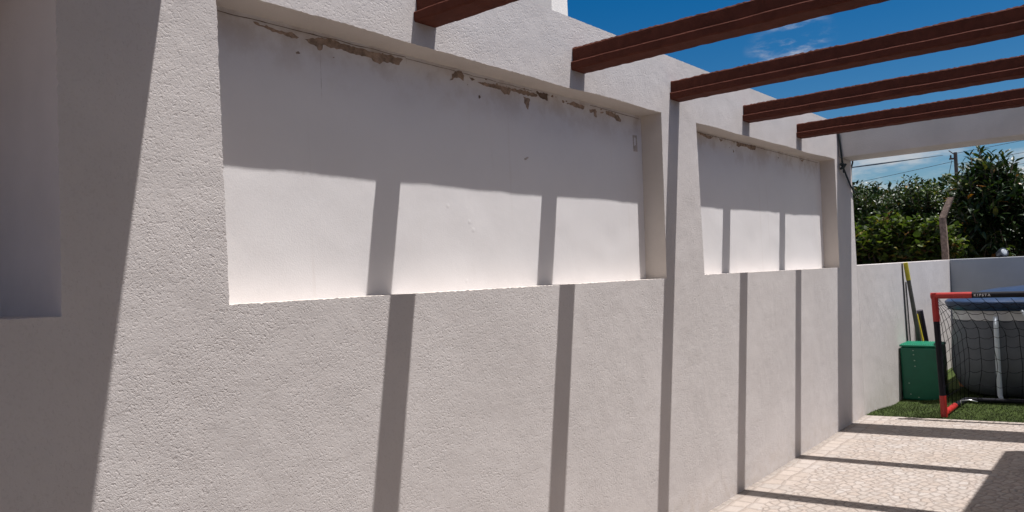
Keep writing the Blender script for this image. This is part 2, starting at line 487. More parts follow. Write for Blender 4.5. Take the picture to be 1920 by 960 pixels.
PEEL_A = [
    [(1.449, 2.383), (1.506, 2.378), (1.563, 2.372), (1.607, 2.379), (1.626, 2.366), (1.607, 2.359), (1.570, 2.360), (1.454, 2.376)],
    [(1.652, 2.365), (1.700, 2.382), (1.764, 2.389), (1.831, 2.385), (1.900, 2.384), (1.971, 2.379), (2.027, 2.384), (2.113, 2.384), (2.094, 2.357), (2.044, 2.353), (2.011, 2.352), (1.992, 2.338), (1.960, 2.348), (1.943, 2.358), (1.898, 2.357), (1.863, 2.356), (1.813, 2.360), (1.763, 2.358), (1.731, 2.360), (1.723, 2.340), (1.706, 2.340), (1.691, 2.354), (1.667, 2.357)],
    [(2.382, 2.341), (2.398, 2.371), (2.431, 2.394), (2.456, 2.393), (2.473, 2.376), (2.465, 2.353), (2.446, 2.364), (2.415, 2.358)],
    [(2.505, 2.379), (2.541, 2.373), (2.522, 2.364)],
    [(2.558, 2.364), (2.632, 2.370), (2.722, 2.374), (2.785, 2.372), (2.898, 2.379), (2.990, 2.375), (2.985, 2.361), (2.896, 2.357), (2.787, 2.361), (2.775, 2.345), (2.743, 2.337), (2.715, 2.353), (2.631, 2.354)],
    [(2.881, 2.347), (2.932, 2.344), (2.914, 2.292), (2.900, 2.300), (2.891, 2.321)],
    [(2.564, 2.306), (2.571, 2.299), (2.565, 2.292)],
    [(3.198, 2.375), (3.218, 2.373), (3.206, 2.363)],
    [(3.238, 2.369), (3.298, 2.382), (3.397, 2.375), (3.388, 2.358), (3.311, 2.359), (3.252, 2.365)],
    [(3.443, 2.363), (3.500, 2.374), (3.512, 2.362), (3.512, 2.333), (3.493, 2.334), (3.482, 2.356), (3.450, 2.350)],
    [(3.548, 2.365), (3.581, 2.370), (3.574, 2.362), (3.550, 2.358)],
    [(3.607, 2.380), (3.649, 2.379), (3.735, 2.372), (3.760, 2.351), (3.750, 2.338), (3.715, 2.340), (3.681, 2.353), (3.611, 2.361)],
    [(2.563, 2.306), (2.571, 2.300), (2.567, 2.292)],
    [(2.868, 2.054), (2.900, 2.061), (2.889, 2.047), (2.871, 2.044)],
]
PEEL_DARK = [
    [(2.984, 2.388), (3.076, 2.391), (3.073, 2.358), (3.019, 2.362)],
]
SCAR = [
    [(3.882, 2.278), (3.924, 2.284), (3.918, 2.185), (3.880, 2.184)],
]
PEEL_B = [
    [(4.709, 2.388), (4.859, 2.386), (4.940, 2.383), (4.895, 2.361), (4.832, 2.368), (4.748, 2.379)],
    [(5.040, 2.382), (5.098, 2.380), (5.062, 2.364)],
    [(5.334, 2.393), (5.396, 2.387), (5.530, 2.392), (5.681, 2.395), (5.665, 2.366), (5.565, 2.359), (5.520, 2.372), (5.413, 2.371), (5.355, 2.356), (5.327, 2.365)],
    [(6.628, 2.379), (6.721, 2.380), (6.682, 2.362)],
    [(5.260, 2.327), (5.277, 2.318), (5.261, 2.307)],
]
def flake(bm, outline, y, seed, amp=0.006, thick=0.0018):
    """a patch of missing paint with a torn outline, lying on the panel"""
    o = []
    n = len(outline)
    for i in range(n):
        a, b = Vector(outline[i]), Vector(outline[(i+1) % n])
        k = max(2, int((b-a).length/0.008))
        nr = Vector((-(b-a).y, (b-a).x)).normalized()
        for j in range(k):
            p = a+(b-a)*j/k
            s = noise.noise(Vector((p.x*55, p.y*90, seed)))*amp+noise.noise(Vector((p.x*160, p.y*220, seed)))*amp*0.6
            p = p+nr*s
            o.append(Vector((p.x, p.y, 0)))
    tr = tessellate_polygon([o])
    f = [bm.verts.new((v.x, y-thick, v.y)) for v in o]
    r = [bm.verts.new((v.x, y+0.002, v.y)) for v in o]
    for t in tr:
        try: bm.faces.new([f[i] for i in t])
        except ValueError: pass
    for i in range(len(o)):
        j = (i+1) % len(o)
        bm.faces.new((f[i], f[j], r[j], r[i]))
def crack(bm, a, b, y, seed, w=0.0035, gaps=0.25):
    """thin broken crack between panel and soffit"""
    a, b = Vector(a), Vector(b)
    k = int((b-a).length/0.02)
    prev = None
    for i in range(k+1):
        p = a+(b-a)*i/k
        s = noise.noise(Vector((p.x*9, seed, 0)))
        ww = w*(0.5+0.8*abs(noise.noise(Vector((p.x*30, seed, 4)))))
        z = p.y+0.003*noise.noise(Vector((p.x*12, seed, 7)))
        if s < -gaps:
            prev = None; continue
        c = (bm.verts.new((p.x, y-0.0022, z-ww/2)), bm.verts.new((p.x, y-0.0022, z+ww/2)))
        if prev: bm.faces.new((prev[0], c[0], c[1], prev[1]))
        prev = c
for data, mt, nm, ni, y in ((PEEL_A, M_PEEL, 'peeled_paint', 1, 0.134), (PEEL_B, M_PEEL, 'peeled_paint', 2, 0.130),
                            (PEEL_DARK, M_HOLE, 'plaster_hole', 1, 0.134), (SCAR, M_SCAR, 'bracket_scar', 1, 0.134)):
    for i, L in enumerate(data):
        bm = bmesh.new()
        if nm == 'bracket_scar':
            (x0, z1), (x1, z1b), (x1b, z0), (x0b, z0b) = L
            flake(bm, [(x0, z0), (x1, z0), (x1, z1), (x0, z1), (x0, z0+0.030), (x0+0.008, z0+0.030), (x0+0.008, z1-0.012), (x1-0.008, z1-0.012), (x1-0.008, z0+0.038), (x0, z0+0.038-0.009)], y, 5+i, 0.002)
        else:
            flake(bm, L, y, i*3.7+ni)
        obj(nm, bm, M_SCAR if nm == 'peeled_paint' and ni == 1 and i == len(data)-1 else mt, NICHES[ni][2])
for a_, b_, y, sd_, w_, gp, ni in (((1.30, 2.388), (2.13, 2.392), 0.134, 1.0, 0.004, 9, 1), ((2.13, 2.388), (2.95, 2.386), 0.134, 6.0, 0.003, 9, 1),
                                   ((3.45, 2.389), (3.96, 2.380), 0.134, 8.0, 0.004, 9, 1), 
                                   ((2.13, 2.392), (2.135, 2.365), 0.134, 3.0, 0.004, 9, 1), ((4.66, 2.389), (7.09, 2.388), 0.130, 3.0, 0.005, 9, 2)):
    bm = bmesh.new(); crack(bm, a_, b_, y, sd_, w_, gp)
    obj('crack', bm, M_CRACK, NICHES[ni][2])

bm = bmesh.new(); flake(bm, [(1.713, 2.16), (1.7148, 2.17), (1.7155, 2.25), (1.7162, 2.34), (1.7144, 2.34), (1.7135, 2.25)], 0.134, 3.0, 0.0015, 0.0012)
obj('hairline_crack', bm, M_HAIR, NICHES[1][2])
# crumbs of lost paint strewn along the soffit, thickest beside the bigger patches
rc = random.Random(21)
for ni, y, spans, k in ((1, 0.134, ((2.38, 2.62), (2.60, 2.98), (2.82, 2.98), (3.05, 3.45), (3.55, 3.92), (1.6, 2.1)), 24), (2, 0.130, ((4.70, 5.2), (5.2, 5.8), (6.0, 7.0)), 9)):
    for q in range(k):
        lo, hi = rc.choice(spans); x = rc.uniform(lo, hi); z = 2.386-0.075*rc.random()**2.6
        r = 0.002+0.006*rc.random()**2; n_ = rc.randint(5, 8)
        bm = bmesh.new()
        flake(bm, [(x+r*rc.uniform(0.5, 1.3)*1.5*math.cos(6.283*t/n_), z+r*rc.uniform(0.5, 1.2)*math.sin(6.283*t/n_)) for t in range(n_)], y, q*1.7, 0.003, 0.0012)
        obj('peeled_paint', bm, M_PEEL, NICHES[ni][2])

# white chimney standing on the flat roof behind the parapet
ch = thing('chimney', 'square white chimney stack rising behind the roughcast wall top', 'chimney', (5.16, 1.64, 2.749))
bm = bmesh.new(); add_box(bm, (5.048, 1.50, 2.75), (5.275, 1.79, 4.0), 0.006); obj('shaft', bm, M_WHITE, ch)
bm = bmesh.new(); add_box(bm, (5.01, 1.46, 4.0), (5.31, 1.83, 4.06), 0.006); obj('cap', bm, M_WHITE, ch)

# concrete tie beam closing the pergola
tb = thing('tie_beam', 'broad white concrete beam crossing above the far end of the paving', 'beam', (7.45, -2.2, 0))
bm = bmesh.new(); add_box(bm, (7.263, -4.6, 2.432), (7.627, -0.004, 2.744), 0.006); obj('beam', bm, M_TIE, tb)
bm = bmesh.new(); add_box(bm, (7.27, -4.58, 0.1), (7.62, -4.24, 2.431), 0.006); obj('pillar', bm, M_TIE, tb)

# the house on the other side of the passage: eave and roof slab that shade the paving
hs_ = thing('house', 'white house with flat overhanging roof across the paved passage', 'house', (0, -4, 0))
bm = bmesh.new(); add_box(bm, (-1.6, -7, -0.05), (6.6, -2.95, 2.449), 0.01); obj('wall', bm, M_WHITE, hs_)
bm = bmesh.new(); add_box(bm, (-1.8, -7.2, 2.45), (6.953, -1.933, 2.75), 0.004); obj('eave', bm, M_WHITE, hs_)
bm = bmesh.new(); add_box(bm, (-0.6, -7.2, 2.753), (1.142, 0.3, 2.93), 0.004); obj('roof_slab', bm, M_WHITE, hs_)
for x in (2.4, 5.0):
    bm = bmesh.new()
    for lo, hi in (((x-0.62, -2.95, 0.95), (x-0.55, -2.90, 2.15)), ((x+0.55, -2.95, 0.95), (x+0.62, -2.90, 2.15)), ((x-0.55, -2.95, 2.08), (x+0.55, -2.90, 2.15)), ((x-0.55, -2.95, 0.95), (x+0.55, -2.90, 1.02)), ((x-0.03, -2.95, 1.02), (x+0.03, -2.905, 2.08))):
        add_box(bm, lo, hi, 0.004)
    wf = obj('window', bm, M_WHITE, hs_)
    bm = bmesh.new(); add_box(bm, (x-0.55, -2.94, 1.02), (x+0.55, -2.925, 2.08)); obj('pane', bm, M_DARKGLASS, wf)

# low garden walls
gw = thing('garden_wall', 'low white garden wall continuing in line with the roughcast wall', 'wall', (9.78, 0, 0))
bm = bmesh.new(); add_box(bm, (7.632, 0.0, -0.06), (12.08, 0.155, 1.458), 0.004); obj('masonry', bm, M_STUCCO, gw)
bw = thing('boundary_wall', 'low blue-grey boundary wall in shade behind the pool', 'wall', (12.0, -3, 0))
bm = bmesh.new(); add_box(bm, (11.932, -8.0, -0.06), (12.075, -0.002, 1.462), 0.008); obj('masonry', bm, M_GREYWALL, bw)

# ------------------------------------------------------------------ pergola beams (inverted-T joists, rough painted)
BEAMS = [(2.116, 2.487, 'front brown pergola beam nearest the viewer, cut by the top of the picture'),
         (3.156, 2.487, 'second brown pergola beam, meeting the wall above the big niche end'),
         (4.160, 2.492, 'brown pergola beam meeting the wall on the pier between two niches'),
         (5.207, 2.496, 'brown pergola beam above the middle of the smaller far niche'),
         (6.258, 2.499, 'last brown pergola beam, closest to the white concrete beam')]
def beam_mesh(seed):
    # cross-section: foot 12 cm wide, web set in by about 2 cm
    prof = [(-0.060, 0.006), (-0.054, 0.0), (0.054, 0.0), (0.060, 0.006), (0.060, 0.036), (0.054, 0.042), (0.043, 0.043),
            (0.043, 0.104), (0.037, 0.112), (-0.037, 0.112), (-0.043, 0.104), (-0.043, 0.043), (-0.056, 0.041), (-0.060, 0.036)]
    vs, fs = [], []
    n = len(prof); K = 260; y0, y1 = 0.04, -1.95
    for i in range(K+1):
        y = y0+(y1-y0)*i/K
        for j, (x, z) in enumerate(prof):
            a = 0.0022 if 6 <= j <= 11 else 0.0016
            dx = a*noise.noise(Vector((y*38, j*3.1, seed)))+0.0012*noise.noise(Vector((y*110, j*5.0, seed)))
            dz = a*noise.noise(Vector((y*30, j*4.3+40, seed)))+0.003*noise.noise(Vector((y*5, 0.5 if j > 6 else 7.5, seed)))
            if j in (8, 9): dz += 0.004*noise.noise(Vector((y*60, j, seed+2)))
            if j in (1, 2): dz += 0.0022*noise.noise(Vector((y*16, j, seed+2)))
            vs.append((x+dx, y, z+dz))
    for i in range(K):
        for j in range(n):
            fs.append((i*n+j, i*n+(j+1) % n, (i+1)*n+(j+1) % n, (i+1)*n+j))
    fs.append(tuple(range(n))[::-1]); fs.append(tuple(K*n+j for j in range(n)))
    return vs, fs
for i, (x, z, lab) in enumerate(BEAMS):
    vs, fs = beam_mesh(i*17.3+2)
    o = from_data('pergola_beam', vs, fs, M_BEAM)
    o.location = (x, 0, z)
    tag(o, lab, 'beam', 'brown pergola beams over the passage')

# ------------------------------------------------------------------ rope and cables
bm = bmesh.new()
def sag(a, b, s, n=14):
    a, b = Vector(a), Vector(b)
    return [a+(b-a)*i/n+Vector((0, 0, -4*s*(i/n)*(1-i/n))) for i in range(n+1)]
add_tube(bm, [(7.60, -0.010, 2.752), (7.42, -0.010, 2.756), (7.27, -0.010, 2.756), (7.250, -0.011, 2.74), (7.250, -0.022, 2.55), (7.248, -0.034, 2.37)], 0.0085, 8)
# knot
kp = [(7.250+0.022*math.cos(t), -0.036+0.022*math.sin(t*1.5), 2.352+0.022*math.sin(t)) for t in [i*0.42 for i in range(18)]]
add_tube(bm, kp, 0.0095, 8)
add_tube(bm, [(7.25, -0.036, 2.36), (7.245, -0.042, 2.33), (7.25, -0.04, 2.29)], 0.008, 8)
add_tube(bm, [(7.250, -0.036, 2.345), (7.38, -0.024, 2.275), (7.52, -0.014, 2.20), (7.615, -0.012, 2.152), (7.640, -0.010, 2.135), (7.642, 0.006, 2.15), (7.641, 0.010, 2.25), (7.641, 0.006, 2.36), (7.640, -0.012, 2.42), (7.639, -0.012, 2.60), (7.632, -0.012, 2.748), (7.60, -0.010, 2.752)], 0.008, 8)
tag(obj('rope', bm, M_ROPE, smooth=True), 'dark knotted rope tied round the white beam at the wall corner', 'rope')
bm = bmesh.new()
add_tube(bm, sag((7.66, 0.004, 2.377), (34.0, 3.95, 5.45), 0.0, 12), [0.006]+[0.010]*12, 6)
tag(obj('overhead_cable', bm, M_CABLE), 'thick black cable leaving the wall corner under the white beam', 'cable')
up = thing('utility_pole', 'dark utility pole standing far behind the orchard trees', 'pole', (45, 5.34, 0))
bm = bmesh.new(); add_tube(bm, [(45, 5.34, -0.06), (45, 5.34, 6.80)], [0.115, 0.085], 10); obj('shaft', bm, M_WOODPOLE, up)
bm = bmesh.new(); add_box(bm, (44.9, 5.30, 6.45), (45.0, 5.62, 6.53)); add_tube(bm, [(44.95, 5.55, 6.5), (44.95, 5.55, 6.68)], 0.04, 8); add_tube(bm, [(44.95, 5.40, 6.72), (44.95, 5.62, 6.92)], 0.025, 8); obj('bracket', bm, M_WOODPOLE, up)
bm = bmesh.new(); add_tube(bm, [(44.9, 5.5, 6.4), (44.6, 7.0, -0.05)], 0.014, 5); obj('guy_wire', bm, M_CABLE, up)
WIRES = [((45, 5.25, 6.75), (38, -26, 9.4), 0.25, 'power line running right from the utility pole, uppermost'),
         ((45, 5.25, 6.2), (38, -26, 8.5), 0.25, 'power line running right from the utility pole, middle one of three'),
         ((45, 5.25, 5.7), (38, -26, 7.7), 0.25, 'power line running right from the utility pole, lowest'),
         ((45, 5.45, 6.35), (48, 30, 4.6), 0.25, 'thin power line running left from the utility pole'),
         ((62, 6.0, 6.9), (60, 34, 5.4), 0.3, 'faint distant power line low above the left treetops')]
for a, b, s, lab in WIRES:
    bm = bmesh.new(); add_tube(bm, sag(a, b, s, 20), 0.011, 5)
    tag(obj('power_line', bm, M_CABLE), lab, 'power line', 'power lines behind the trees')

# concrete fence post with a cranked top behind the garden wall
fp = thing('fence_post', 'weathered concrete fence post with a cranked top behind the wall', 'post', (12.33, 0.14, 0))
def prism_path(bm, stations):
    rings = []
    for c, hx, hy in stations:
        rings.append([bm.verts.new((c[0]+sx*hx, c[1]+sy*hy, c[2])) for sx, sy in ((-1, -1), (1, -1), (1, 1), (-1, 1))])
    for a, b in zip(rings, rings[1:]):
        for k in range(4):
            bm.faces.new((a[k], a[(k+1) % 4], b[(k+1) % 4], b[k]))
    bm.faces.new(rings[0][::-1]); bm.faces.new(rings[-1])
bm = bmesh.new()
st = [((12.33, 0.115, -0.05), 0.04, 0.042)]
for i in range(1, 30):
    z = -0.05+2.10*i/29
    st.append(((12.33+0.003*noise.noise(Vector((z*9, 1, 1))), 0.115+0.012*max(0, (z-1.4))+0.003*noise.noise(Vector((z*9, 2, 1))), z), 0.04, 0.040))
prism_path(bm, st); obj('shaft', bm, M_POST, fp)
bm = bmesh.new()
st = []
for i in range(10):
    t = i/9
    st.append(((12.325+0.10*t, 0.123-0.10*t+0.003*noise.noise(Vector((t*9, 3, 1))), 2.052+0.285*t), 0.039-0.003*t, 0.043-0.006*t))
prism_path(bm, st); obj('cranked_top', bm, M_POST, fp)

# floodlight on the boundary wall
fl = thing('floodlight', 'small round dark floodlight on top of the grey boundary wall', 'floodlight', (12.0, -0.63, 1.462))
bm = bmesh.new()
ax = Vector((-0.62, -0.70, 0.36)).normalized()
c0 = Vector((12.02, -0.60, 1.515))
add_tube(bm, [c0-ax*0.075, c0-ax*0.05, c0+ax*0.01, c0+ax*0.045], [0.020, 0.044, 0.058, 0.060], 20); obj('housing', bm, M_LAMP, fl, smooth=False)
bm = bmesh.new(); add_tube(bm, [c0+ax*0.044, c0+ax*0.049, c0+ax*0.054], [0.042, 0.039, 0.02], 20)
for k in range(5):
    a = k*1.2566; p = c0+ax*0.056+Vector((0.02*math.cos(a), 0.03*math.sin(a), 0.03*math.cos(a)))
    bmesh.ops.create_icosphere(bm, subdivisions=1, radius=0.006, matrix=Matrix.Translation(p))
obj('lens', bm, M_GLASS, fl)
bm = bmesh.new(); add_tube(bm, [(12.03, -0.60, 1.455), (12.03, -0.60, 1.50)], 0.018, 8); obj('bracket', bm, M_LAMP, fl)

# ------------------------------------------------------------------ things on the lawn
gz = ground_z
# green plastic crate
X0, X1, Y0, Y1 = 8.97, 9.33, -0.385, -0.012
Z0 = gz(9.0, -0.15)-0.006
cr = thing('plastic_box', 'tall green plastic box with a perforated lid against the white wall', 'box', (9.15, -0.2, Z0))
bm = bmesh.new()
add_box(bm, (X0, Y0, Z0), (X1, Y1, Z0+0.560), 0.02, 3)
for v in bm.verts:
    t = (Z0+0.560-v.co.z)/0.560
    v.co.x += (9.15-v.co.x)*0.012*t; v.co.y += (-0.2-v.co.y)*0.012*t
obj('body', bm, M_GREEN, cr)
bm = bmesh.new(); add_box(bm, (X0-0.003, Y0-0.003, Z0+0.5615), (X1+0.003, Y1+0.003, Z0+0.586), 0.008, 3)
for k in range(17):
    y = Y0+0.015+(Y1-Y0-0.03)*k/16
    add_box(bm, (X0+0.01, y-0.005, Z0+0.585), (X1-0.01, y+0.005, Z0+0.593), 0.002, 1)
obj('lid', bm, M_GREEN2, cr)
for y, z in ((-0.14, 0.525), (-0.142, 0.48), (-0.148, 0.42), (-0.15, 0.36), (-0.085, 0.18), (-0.095, 0.065), (-0.17, 0.035)):
    bm = bmesh.new(); xf = X0+0.0024*(0.560-z)/0.560
    add_box(bm, (xf-0.0015, y-0.006, Z0+z-0.004), (xf+0.01, y+0.006, Z0+z+0.004), 0.001, 1)
    obj('vent_hole', bm, M_GLINT, cr)

# poles leaning in the corner behind the box
lp = thing('telescopic_pole', 'long grey pole with a yellow tip leaning on the white wall', 'pole', (9.65, -0.42, gz(9.65, -0.4)))
a = Vector((9.352, -0.030, 1.455)); b = Vector((9.50, -0.155, gz(9.50, -0.155)))
bm = bmesh.new(); add_tube(bm, [a, a+(b-a)*0.135], [0.024, 0.024], 12); obj('tip', bm, M_YELLOW, lp, smooth=False)
bm = bmesh.new(); add_tube(bm, [a+(b-a)*0.135, a+(b-a)*0.55, b], [0.021, 0.024, 0.027], 12); obj('shaft', bm, M_POLE, lp)
bm = bmesh.new(); add_tube(bm, [Vector((9.789, -0.02, 0.86)), Vector((9.70, -0.175, gz(9.7, -0.17)))], 0.011, 10)
tag(obj('cane', bm, M_YELLOW), 'thin yellow stick leaning between the long pole and the dark tube', 'stick')
bm = bmesh.new(); add_tube(bm, [Vector((9.84, -0.042, 0.90)), Vector((10.03, -0.105, gz(10, -0.1)))], 0.034, 14)
tag(obj('plastic_tube', bm, M_TUBE), 'short thick dark violet tube leaning on the white wall', 'tube')
bm = bmesh.new(); add_tube(bm, [Vector((9.72, -0.014, 0.735)), Vector((9.64, -0.03, gz(9.64, -0.03)))], 0.009, 8)
tag(obj('stake', bm, M_POLE), 'short thin dark stake upright behind the green box', 'stake')
bm = bmesh.new(); add_tube(bm, [Vector((9.30, -0.008, 1.45)), Vector((9.338, -0.012, 0.55)), Vector((9.35, -0.02, gz(9.35, 0)))], 0.0065, 6)  # first of two thin dark tubes running down the wall face
tag(obj('strip', bm, M_CABLE), 'thin dark cord running down the white wall, the longer one', 'strip', 'thin dark strips on the white wall')
bm = bmesh.new(); add_tube(bm, [Vector((9.42, -0.008, 1.24)), Vector((9.455, -0.012, 0.55)), Vector((9.46, -0.02, gz(9.46, 0)))], 0.0065, 6)
tag(obj('strip', bm, M_CABLE), 'thin dark cord running down the white wall, the shorter one', 'strip', 'thin dark strips on the white wall')

# portable football goal
GX, GY, GW = 7.72, -0.640, 1.85
gb = gz(GX, GY)
goal = thing('football_goal', 'small red and black football goal with a sagging black net', 'football goal', (GX, GY-GW/2, gb))
HT = 1.158
def seg(name, a, b, r, mat, parent=goal, n=14):
    bm = bmesh.new(); add_tube(bm, [a, b], r, n); return obj(name, bm, mat, parent)
TR = 0.026
def post(y, lean):
    zz = gz(GX, y)
    pt = lambda z: Vector((GX, y+lean*(z-zz)/(HT-zz), z))
    seg('post', pt(0.272), pt(0.932), TR, M_NAVY)
    seg('post_corner', pt(zz), pt(0.274), TR+0.002, M_RED)
    seg('post_corner', pt(0.930), pt(HT+0.024), TR+0.002, M_RED)
    c = Vector((GX+0.01, y, zz+0.03))
    seg('base_corner', c, c+Vector((0.45, -0.003, 0)), TR, M_RED)
    seg('base_bar', c+Vector((0.448, -0.003, 0)), c+Vector((0.79, -0.03, 0.0)), TR-0.002, M_NAVY)
post(GY, 0.024); post(GY-GW, -0.024)
yl = GY+0.024
seg('crossbar_corner', Vector((GX, yl+0.028, HT)), Vector((GX, -0.908, HT+0.001)), TR+0.002, M_RED)
seg('crossbar', Vector((GX, -0.906, HT+0.001)), Vector((GX, GY-GW+0.3, HT+0.002)), TR, M_NAVY)
seg('crossbar_corner', Vector((GX, GY-GW+0.302, HT+0.002)), Vector((GX, GY-GW-0.05, HT+0.002)), TR+0.002, M_RED)
BX = GX+0.79
seg('back_bar', Vector((BX, GY-0.03, gz(BX, GY)+0.03)), Vector((BX, GY-GW+0.03, gz(BX, GY-GW)+0.03)), TR-0.004, M_NAVY)
cu = bpy.data.curves.new('lettering', 'FONT')
cu.body = 'KIPSTA'; cu.size = 0.028; cu.space_character = 1.5; cu.extrude = 0.0008; cu.offset = 0.0006
to = bpy.data.objects.new('lettering_source', cu)
COL.objects.link(to)
bpy.context.view_layer.update()
me = bpy.data.meshes.new_from_object(to.evaluated_get(bpy.context.evaluated_depsgraph_get()))
COL.objects.unlink(to); bpy.data.objects.remove(to)
me.transform(Matrix(((0, 0, -1, GX-TR-0.0012), (-1, 0, 0, -0.925), (0, 1, 0, HT-0.009), (0, 0, 0, 1))))
me.name = 'lettering'
link_mesh('lettering', me, M_LOGO, goal)
# net: from the crossbar down to the back bar, and the two triangular sides
bm = bmesh.new()
cols, rows = 17, 11
def net_pt(u, v, side=False):
    y = yl-0.03+(GY-GW+0.03-yl)*u
    top = Vector((GX+0.02, y, HT-0.03)); bot = Vector((BX, y+0.012*math.sin(u*40), gz(BX, y)+0.05))
    p = top+(bot-top)*v
    s = math.sin(math.pi*v)
    p.x += 0.20*s*(1-0.35*v); p.z += 0.16*s
    p.y += -0.10*math.sin(math.pi*v*0.8)*(1-u*0.6)+0.02*noise.noise(Vector((u*9, v*7, 3)))
    p.x += 0.03*noise.noise(Vector((u*7, v*6, 8))); p.z += 0.022*noise.noise(Vector((u*8, v*6, 15)))
    p.z -= 0.02*math.sin(math.pi*((u*cols) % 1.0))
    return p
for i in range(cols+1):
    add_tube(bm, [net_pt(i/cols, j/24) for j in range(25)], 0.0028, 4, False)
for j in range(1, rows+1):
    add_tube(bm, [net_pt(i/(cols*3), j/rows) for i in range(cols*3+1)], 0.0024, 4, False)
def side_net(y, s):
    zb = gz(GX, y)
    def sp(u, v):
        a = Vector((GX+0.02, y, zb+0.05+(HT-zb-0.07)*(1-v)))
        bb = net_pt(0 if s > 0 else 1, v)
        p = a+(bb-a)*u
        p.y += 0.03*math.sin(math.pi*u)*s*0.3
        return p
    for j in range(1, rows):
        add_tube(bm, [sp(k/8, j/rows) for k in range(9)], 0.0024, 4, False)
    for k in (1, 2, 3, 4, 5, 6):
        add_tube(bm, [sp(k/7, j/16) for j in range(17)], 0.0024, 4, False)
side_net(yl, 1); side_net(GY-GW-0.02, -1)
obj('net', bm, M_NET, goal)
# ground peg that holds the goal's base bar
bm = bmesh.new()
px, py = 8.28, -0.70
add_tube(bm, [(px-0.02, py+0.02, gz(px, py)-0.02), (px-0.02, py+0.02, gz(px, py)+0.06), (px+0.01, py-0.05, gz(px, py)+0.065), (px+0.02, py-0.11, gz(px, py)+0.05)], 0.007, 8)
tag(obj('ground_peg', bm, M_METAL, smooth=True), 'bent steel ground peg in the turf by the goal base', 'peg')

# above-ground pool with a blue cover
PX0, PX1, PY0, PY1 = 8.74, 11.6, -0.50, -5.0
PXc, PYc = (PX0+PX1)/2, (PY0+PY1)/2
PZ = gz(PX0+0.3, -1.0)
pool = thing('frame_pool', 'grey above-ground pool under a blue cover beside the wall', 'pool', (PXc, PYc, PZ))
def rr_ring(gx, z, n=10, rad=0.45):
    hx = (PX1-PX0)/2+gx; hy = (PY0-PY1)/2+gx; r = max(0.05, rad+gx)
    o = []
    for cx, cy, a0 in ((hx-r, hy-r, 0), (-hx+r, hy-r, 90), (-hx+r, -hy+r, 180), (hx-r, -hy+r, 270)):
        for k in range(n+1):
            a = R(a0+90*k/n)
            o.append((PXc+cx+r*math.cos(a), PYc+cy+r*math.sin(a), z))
    # extra points on the long sides for wrinkles
    out = []
    for i in range(len(o)):
        p, q = Vector(o[i]), Vector(o[(i+1) % len(o)])
        k = max(1, int((q-p).length/0.06))
        out += [p+(q-p)*j/k for j in range(k)]
    return out
def loft(name, prof, mat, seed, amp, capt=None, capb=False):
    bm = bmesh.new(); prev = None; first = None
    ref = rr_ring(0, 0)
    n = len(ref)
    for gx, z in prof:
        ring = []
        for p in ref:
            d = Vector((p.x-PXc, p.y-PYc, 0))
            # push each point outward along a rounded-rectangle normal
            hx = (PX1-PX0)/2-0.45; hy = (PY0-PY1)/2-0.45
            nrm = Vector((d.x-max(-hx, min(hx, d.x)), d.y-max(-hy, min(hy, d.y)), 0)).normalized()
            w_ = amp*noise.noise(Vector((p.x*5, p.y*5, z*6+seed)))
            ring.append(bm.verts.new((p.x+nrm.x*(gx+w_), p.y+nrm.y*(gx+w_), z+0.5*amp*noise.noise(Vector((p.x*6, p.y*6, seed+9))))))
        if prev:
            for k in range(n):
                bm.faces.new((prev[k], prev[(k+1) % n], ring[(k+1) % n], ring[k]))
        prev = ring
    if capt is not None:
        c = bm.verts.new((PXc, PYc, capt))
        # a few shrinking rings for a tent-like top
        last = prev; zt = last[0].co.z
        for f in (0.9, 0.75, 0.55, 0.3):
            r2 = []
            for v in prev:
                z = zt+(capt-zt)*(1-f)**0.8+0.02*noise.noise(Vector((v.co.x*3*f, v.co.y*3*f, seed+f*9)))
                r2.append(bm.verts.new((PXc+(v.co.x-PXc)*f, PYc+(v.co.y-PYc)*f, z)))
            for k in range(n):
                bm.faces.new((last[k], last[(k+1) % n], r2[(k+1) % n], r2[k]))
            last = r2
        for k in range(n):
            bm.faces.new((last[k], last[(k+1) % n], c))
    return obj(name, bm, mat, pool, smooth=True)
loft('pool_side', [(-0.22, PZ), (-0.10, PZ+0.02), (-0.02, PZ+0.10), (0.03, PZ+0.22), (0.04, PZ+0.36), (0.03, PZ+0.55), (0.0, PZ+0.74), (0.0, PZ+0.755)], M_POOL, 1, 0.008)
loft('pool_rim', [(0.004, PZ+0.757), (0.004, PZ+0.86), (0.0, PZ+0.90)], M_BAND, 4, 0.004)
loft('pool_cover', [(0.008, PZ+0.865), (0.030, PZ+0.850), (0.045, PZ+0.860), (0.066, PZ+0.915), (0.068, PZ+0.935), (0.050, PZ+0.948), (-0.04, PZ+0.965), (-0.16, PZ+0.985)], M_COVER, 9, 0.014, capt=PZ+1.16)
def leg(x, y):
    zz = gz(x, y)
    bm = bmesh.new()
    add_tube(bm, [(x+0.01, y, PZ+0.80), (x-0.005, y, PZ+0.70), (x-0.02, y, PZ+0.40), (x-0.02, y, zz+0.06), (x-0.03, y-0.012, zz+0.022), (x-0.05, y-0.045, zz+0.012)], [0.022]*4+[0.021, 0.018], 14)
    obj('leg', bm, M_LEG, pool, smooth=True)
for y in (-0.945, -1.95, -2.95, -3.95): leg(8.665, y)
bm = bmesh.new(); add_tube(bm, [(8.66, -1.16, PZ+0.86), (8.60, -1.24, PZ+0.72), (8.57, -1.36, PZ+0.55)], 0.014, 8); obj('strap', bm, M_LEG, pool)

